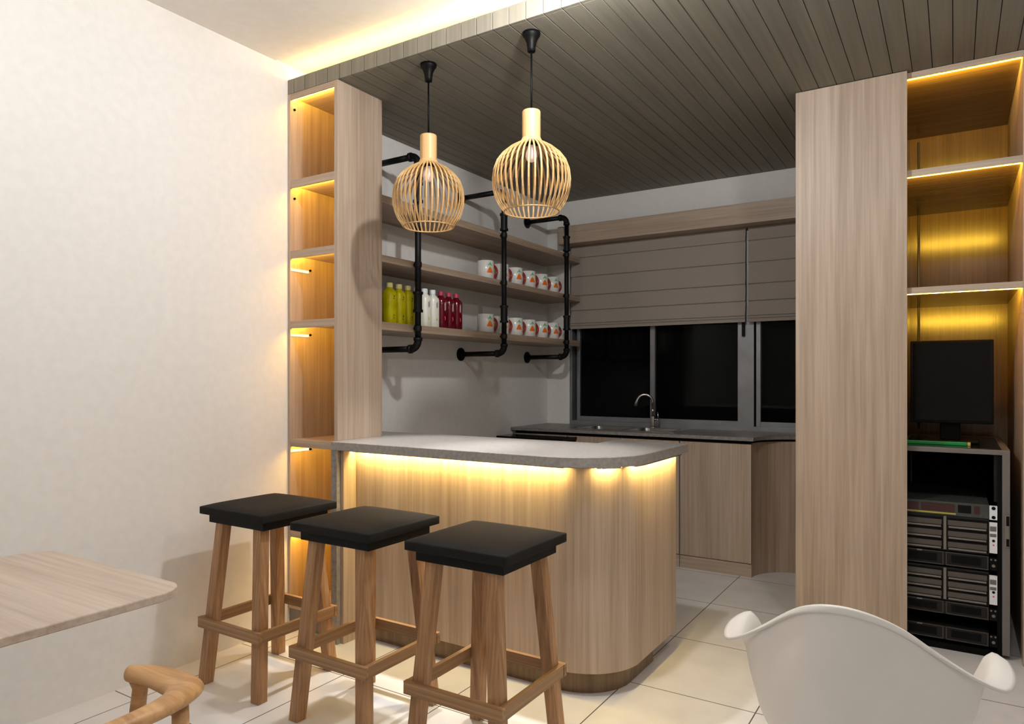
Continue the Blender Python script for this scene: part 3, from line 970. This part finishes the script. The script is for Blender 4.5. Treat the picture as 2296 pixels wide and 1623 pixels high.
# ---------------------------------------------------------------- server rack
RY, RT = -1.300, 0.963
rk = thing('server_rack', 'black server rack with grey metal frame under the lit shelving', 'server rack', (2.93, -0.85, 0))
RX0, RX1 = 2.716, 3.160
fm = MB()
for xa, xb in ((RX0, RX0 + 0.014), (3.130, RX1)):
    fm.box(xa, xb, RY, RY + 0.03, 0.02, RT)
    fm.box(xa, xb, -0.43, -0.40, 0.02, RT)
    fm.box(xa, xb, RY + 0.03, -0.43, RT - 0.02, RT)
fm.box(RX0 + 0.014, 3.130, RY, RY + 0.03, RT - 0.022, RT).box(RX0 + 0.014, 3.130, -0.43, -0.40, RT - 0.022, RT)
fm.build('frame', 'rack_grey', rk, bevel=0.002)
B(RX0 + 0.0145, 3.1295, RY + 0.031, -0.431, RT - 0.012, RT - 0.003).build('top_panel', 'black_gloss', rk)
B(RX0 + 0.001, RX0 + 0.006, RY + 0.031, -0.431, 0.02, RT - 0.021).build('side_panel', 'black_matt', rk)
B(3.150, 3.158, RY + 0.031, -0.431, 0.02, RT - 0.021).build('side_panel', 'black_matt', rk)
B(RX0 + 0.006, 3.150, -0.425, -0.415, 0.02, RT - 0.023).build('rear_panel', 'black_matt', rk)
B(RX0 + 0.014, 3.130, RY + 0.01, -0.43, 0.0, 0.03).build('base', 'black_matt', rk)
B(3.112, 3.1298, RY + 0.012, RY + 0.028, 0.03, RT - 0.0225).build('mounting_rail', 'black', rk)
B(3.1005, 3.1298, RY + 0.03, RY + 0.034, 0.72, RT - 0.0225).build('corner_plate', 'unit_dark', rk)
la = B(3.138, 3.156, RY - 0.012, RY - 0.0002, 0.520, 0.668).build('latch', 'silver', rk, bevel=0.002)
B(3.1445, 3.156, RY - 0.013, RY - 0.0118, 0.620, 0.664).build('latch_button', 'black', la)
B(3.1445, 3.156, RY - 0.013, RY - 0.0118, 0.526, 0.560).build('latch_button', 'black', la)

UX0, UX1 = 2.732, 3.080
EAR = 3.1115


def unit(name, z0, z1, label, cat, mat, group=None, depth=0.60):
    t = thing(name, label, cat, (2.90, RY + 0.3, z0), group)
    B(UX0, UX1, RY + 0.006, RY + depth, z0, z1).build('chassis', mat, t, bevel=0.001)
    return t


def ear(t, z0, z1, mat='white_ear', holes=()):
    e = B(UX1 + 0.001, EAR, RY - 0.004, RY + 0.011, z0, z1).build('ear', mat, t, bevel=0.001)
    for hz, hm, hr in holes:
        MB().tube([(3.097, RY - 0.0035, hz), (3.097, RY - 0.0055, hz)], hr, 12).build('hole', hm, e)
    return e


# control unit with dark red displays
t = unit('control_unit', 0.642, 0.706, 'slim grey control unit with dark red displays, topmost in the rack', 'rack unit', 'panel_grey', 'units in the server rack')
for xa, xb, mt in ((2.738, 2.797, 'maroon'), (2.807, 2.945, 'maroon'), (2.958, 3.010, 'black_gloss'), (3.022, 3.044, 'maroon')):
    B(xa, xb, RY + 0.003, RY + 0.0065, 0.660, 0.696).build('display', mt, t)
B(2.740, 2.950, RY + 0.003, RY + 0.0065, 0.648, 0.655).build('yellow_line', 'rack_yellow', t)
ear(t, 0.640, 0.705, 'white_ear', ((0.694, 'black', 0.008), (0.652, 'black', 0.008)))


def drive_server(z0, z1, label):
    t = unit('drive_server', z0, z1, label, 'server', 'unit_dark', 'units in the server rack')
    B(2.900, 2.911, RY + 0.000, RY + 0.006, z0 + 0.006, z1 - 0.002).build('divider', 'silver', t)
    h = (z1 - z0 - 0.012) / 3
    for cxa, cxb in ((2.736, 2.896), (2.916, 3.076)):
        for r in range(3):
            za = z0 + 0.008 + r * h
            zb = za + h - 0.006
            d = B(cxa, cxb, RY + 0.001, RY + 0.006, za, zb).build('drive_tray', 'black', t)
            B(cxa + 0.004, cxb - 0.006, RY - 0.004, RY + 0.001, za, za + 0.008).build('tray_handle', 'silver', d, bevel=0.001)
            gm = MB()
            for q in range(2):
                zz = za + 0.014 + q * 0.013
                for k in range(14):
                    xx = cxa + 0.060 + k * 0.0068
                    if k == 7:
                        continue
                    gm.box(xx, xx + 0.0038, RY - 0.0005, RY + 0.001, zz, zz + 0.005)
                gm.box(cxa + 0.004, cxa + 0.036, RY - 0.0005, RY + 0.001, zz, zz + 0.004)
            gm.box(cxa + 0.002, cxb - 0.004, RY + 0.0009, RY + 0.00105, za + 0.011, za + 0.036)
            gm.build('vent_grille', 'grille', d)
    e = ear(t, z0 + 0.012, z1 - 0.012, 'white_ear', ((z0 + 0.070, 'black', 0.006), (z0 + 0.050, 'red_dot', 0.0035)))
    B(UX1 + 0.003, EAR - 0.004, RY - 0.0055, RY - 0.0038, z1 - 0.052, z1 - 0.030).build('ear_label', 'rack_grey', e)
    B(UX1 + 0.003, EAR - 0.004, RY - 0.0055, RY - 0.0038, z1 - 0.078, z1 - 0.064).build('ear_label', 'rack_grey', e)
    return t


drive_server(0.474, 0.640, 'drive server with rows of vents, the higher of two in the rack')
drive_server(0.236, 0.394, 'drive server with rows of vents, the lower of two in the rack')


def bezel_unit(z0, z1, label, depth=0.60):
    t = unit('bezel_unit', z0, z1, label, 'rack unit', 'unit_dark', 'units in the server rack', depth)
    for xa, xb in ((2.734, 2.900), (2.909, 3.078)):
        m = MB().box(xa, xb, RY + 0.001, RY + 0.006, z0, z0 + 0.005).box(xa, xb, RY + 0.001, RY + 0.006, z1 - 0.005, z1)
        m.box(xa, xa + 0.005, RY + 0.001, RY + 0.006, z0 + 0.005, z1 - 0.005).box(xb - 0.005, xb, RY + 0.001, RY + 0.006, z0 + 0.005, z1 - 0.005)
        m.build('bezel', 'unit_edge', t)
        B(xa + 0.022, xb - 0.028, RY + 0.0035, RY + 0.006, z0 + 0.014, z1 - 0.014).build('slot_panel', 'black', t)
    B(2.790, 2.812, RY - 0.003, RY + 0.001, z1 - 0.006, z1 + 0.0).build('release_tab', 'silver', t, bevel=0.001)
    e = ear(t, z0 + 0.002, z1 - 0.004, 'black', ((z0 + 0.024, 'silver', 0.007),))
    for xx in (3.088, 3.104):
        MB().tube([(xx, RY - 0.0035, z1 - 0.012), (xx, RY - 0.006, z1 - 0.012)], 0.004, 10).build('screw', 'silver', e)
    return t


bezel_unit(0.404, 0.468, 'dark two-slot unit between the two drive servers')
bezel_unit(0.172, 0.232, 'dark two-slot unit directly under the lower drive server')
bezel_unit(0.050, 0.112, 'dark two-slot unit standing alone at the bottom of the rack')

# monitor on the rack
mo = thing('monitor', 'black flat monitor standing on top of the server rack', 'monitor', (2.92, -0.80, RT - 0.003))
MB().box(2.745, 3.112, -0.95, -0.915, 1.062, 1.492).build('casing', 'black', mo, bevel=0.004)
B(2.758, 3.099, -0.9515, -0.950, 1.078, 1.479).build('screen', 'black_gloss', mo)
B(2.88, 2.97, -0.915, -0.885, 0.975, 1.25).build('stand_neck', 'black', mo, bevel=0.004)
B(2.80, 3.05, -0.97, -0.80, RT - 0.0028, 0.975).build('stand_foot', 'black', mo, bevel=0.004)
# green stick with a yellow end
gb = thing('green_stick', 'flat green stick with a yellow end on the server rack', 'stick', (2.87, -1.06, RT - 0.003))
B(2.735, 2.998, -1.085, -1.055, RT - 0.0028, 0.976).build('stick', 'green_bar', gb, bevel=0.002)
B(2.9985, 3.012, -1.085, -1.055, RT - 0.0028, 0.976).build('end_cap', 'yellow_tip', gb, bevel=0.002)

# ---------------------------------------------------------------- cafe table
tb = thing('cafe_table', 'pale oak table with rounded corners beside the white wall', 'table', (0.82, -4.56, 0))
MB().prism(rrect(0.43, 1.212, -5.02, -4.103, 0.085, 8), 0.718, 0.740).build('table_top', 'table', tb, bevel=0.003)
MB().lathe([(0.26, 0.0), (0.26, 0.012), (0.06, 0.03), (0.035, 0.06), (0.035, 0.70), (0.12, 0.718)], (0.82, -4.56, 0), 28).build('pedestal', 'black', tb, smooth=False)

# wooden armchair: one curved rail makes both arms and the back
ac = thing('wooden_armchair', 'light wooden armchair with one curved arm rail beside the oak table', 'chair', (1.50, -4.60, 0))
AZ = 0.647
cy0 = -4.60
half = [(1.384, 0.228, 0.015), (1.396, 0.234, 0.027), (1.426, 0.247, 0.037), (1.47, 0.258, 0.044), (1.54, 0.256, 0.048), (1.605, 0.232, 0.048), (1.652, 0.185, 0.042), (1.680, 0.125, 0.032), (1.690, 0.06, 0.028)]
pl = [(x, dy, w_) for x, dy, w_ in half] + [(1.691, 0.0, 0.028)] + [(x, -dy, w_) for x, dy, w_ in reversed(half)]
ctr = [Vector((x, cy0 + dy, 0)) for x, dy, _ in pl]
vs, fs = [], []
for i, (x, dy, w_) in enumerate(pl):
    tdir = (ctr[min(i + 1, len(ctr) - 1)] - ctr[max(i - 1, 0)]).normalized()
    nrm = Vector((-tdir.y, tdir.x, 0))
    dz = 0.03 * max(0.0, (x - 1.55) / 0.12)
    for s_, h in ((-0.96, -0.024), (-0.85, 0.012), (0.85, 0.014), (0.96, -0.020)):
        vs.append((x + nrm.x * w_ * s_, cy0 + dy + nrm.y * w_ * s_, AZ + h + dz))
for i in range(len(pl) - 1):
    for q in range(4):
        fs.append((i * 4 + q, i * 4 + (q + 1) % 4, (i + 1) * 4 + (q + 1) % 4, (i + 1) * 4 + q))
fs += [(3, 2, 1, 0), tuple(range(len(vs) - 4, len(vs)))]
MB().add(vs, fs).build('arm_rail', 'chair_wood', ac, smooth=True, sub=2)
for sg in (-1, 1):
    MB().tube([(1.375, cy0 + sg * 0.236, 0.0), (1.39, cy0 + sg * 0.236, 0.43), (1.415, cy0 + sg * 0.243, 0.61), (1.408, cy0 + sg * 0.243, AZ - 0.006)], [0.012, 0.018, 0.016, 0.024], 14).build('leg', 'chair_wood', ac, smooth=True)
    MB().tube([(1.70, cy0 + sg * 0.19, 0.0), (1.64, cy0 + sg * 0.20, 0.43), (1.632, cy0 + sg * 0.20, AZ + 0.01)], [0.012, 0.018, 0.016], 14).build('leg', 'chair_wood', ac, smooth=True)
MB().prism(rrect(1.355, 1.655, cy0 - 0.225, cy0 + 0.225, 0.06), 0.425, 0.455).build('seat', 'chair_wood', ac, bevel=0.006)

# ---------------------------------------------------------------- white shell armchair
sc_ = thing('shell_armchair', 'white moulded shell armchair seen from behind near the tall cabinet', 'chair', (2.746, -3.459, 0))
SC = Vector((2.746, -3.459, 0))
ROT = math.radians(0.5)


def sloc(x, y, z):
    return (SC.x + x * math.cos(ROT) - y * math.sin(ROT), SC.y + x * math.sin(ROT) + y * math.cos(ROT), z)


def cat(pts, t, mirror=False):
    """Catmull-Rom through pts (list of tuples) at t in 0..len-1."""
    i = min(int(t), len(pts) - 2)
    f = t - i
    p = []
    for k in (-1, 0, 1, 2):
        q = i + k
        if q < 0 or q > len(pts) - 1:
            e = pts[1] if q < 0 else pts[-2]
            p.append(Vector((-e[0], e[1], e[2])) if mirror else Vector(pts[max(0, min(len(pts) - 1, q))]))
        else:
            p.append(Vector(pts[q]))
    return 0.5 * ((2 * p[1]) + (p[2] - p[0]) * f + (2 * p[0] - 5 * p[1] + 4 * p[2] - p[3]) * f * f + (3 * p[1] - p[0] - 3 * p[2] + p[3]) * f ** 3)


# rim from the middle of the back round to the front: (x, y, z), chair faces +y
rim = [(0.0, -0.234, 0.827), (0.055, -0.213, 0.814), (0.108, -0.150, 0.776), (0.165, -0.088, 0.722), (0.213, -0.035, 0.676), (0.246, 0.020, 0.644), (0.262, 0.090, 0.642),
       (0.268, 0.160, 0.648), (0.262, 0.220, 0.640), (0.235, 0.262, 0.560), (0.190, 0.280, 0.480), (0.120, 0.285, 0.435), (0.0, 0.287, 0.425)]
mid = [(0.0, -0.205, 0.640), (0.060, -0.188, 0.632), (0.115, -0.136, 0.605), (0.165, -0.082, 0.578), (0.203, -0.030, 0.560), (0.226, 0.030, 0.550), (0.234, 0.095, 0.545),
       (0.232, 0.160, 0.540), (0.218, 0.205, 0.515), (0.190, 0.235, 0.475), (0.150, 0.248, 0.450), (0.095, 0.253, 0.437), (0.0, 0.256, 0.432)]
low = [(0.0, -0.150, 0.485), (0.055, -0.138, 0.480), (0.105, -0.104, 0.472), (0.142, -0.062, 0.465), (0.166, -0.015, 0.460), (0.178, 0.035, 0.458), (0.183, 0.090, 0.457),
       (0.178, 0.140, 0.455), (0.164, 0.178, 0.450), (0.140, 0.198, 0.446), (0.108, 0.208, 0.443), (0.065, 0.212, 0.441), (0.0, 0.214, 0.440)]
cen = [(0.0, 0.0, 0.440)] * 13
flare = [0.004, 0.004, 0.006, 0.010, 0.022, 0.044, 0.050, 0.042, 0.030, 0.014, 0.010, 0.008, 0.008]
NS, NT = 40, 16
vs, fs, grid = [], [], []
for side in (1, -1):
    for i in range(NS + 1):
        tpos = i * (len(rim) - 1) / NS
        rows = [cat(c_, tpos, True) for c_ in (cen, low, mid, rim)]
        fl = cat([(f, 0, 0) for f in flare], tpos).x
        out = rows[3].copy()
        d = Vector((out.x, min(out.y, 0.0) * 0.6, 0)).normalized() if i else Vector((0, -1, 0))
        rows.append(rows[3] + d * fl + Vector((0, 0, -0.12 * fl)))
        col = []
        for j in range(NT + 1):
            p = cat(rows, j * (len(rows) - 1) / NT)
            col.append(len(vs))
            vs.append(sloc(p.x * side, p.y, p.z))
        grid.append(col)
for sidx in (0, 1):
    for i in range(NS):
        a, b = grid[sidx * (NS + 1) + i], grid[sidx * (NS + 1) + i + 1]
        for j in range(NT):
            q = (a[j], b[j], b[j + 1], a[j + 1])
            fs.append(q if sidx == 0 else q[::-1])
sh = MB()
sh.add(vs, fs)
so = sh.build('shell', 'shell', sc_, smooth=True)
bm = bmesh.new()
bm.from_mesh(so.data)
bmesh.ops.remove_doubles(bm, verts=bm.verts, dist=0.0006)
bmesh.ops.recalc_face_normals(bm, faces=bm.faces)
bm.to_mesh(so.data)
bm.free()
for f in so.data.polygons:
    f.use_smooth = True
md = so.modifiers.new('sheet', 'SOLIDIFY')
md.thickness = 0.006
md.offset = 0.0
for sx in (-1, 1):
    for sy, yb in ((-1, -0.20), (1, 0.22)):
        MB().tube([sloc(sx * 0.225, yb, 0.0), sloc(sx * 0.10, 0.02 + sy * 0.09, 0.443)], [0.011, 0.015], 14).build('leg', 'lamp_wood', sc_, smooth=True)
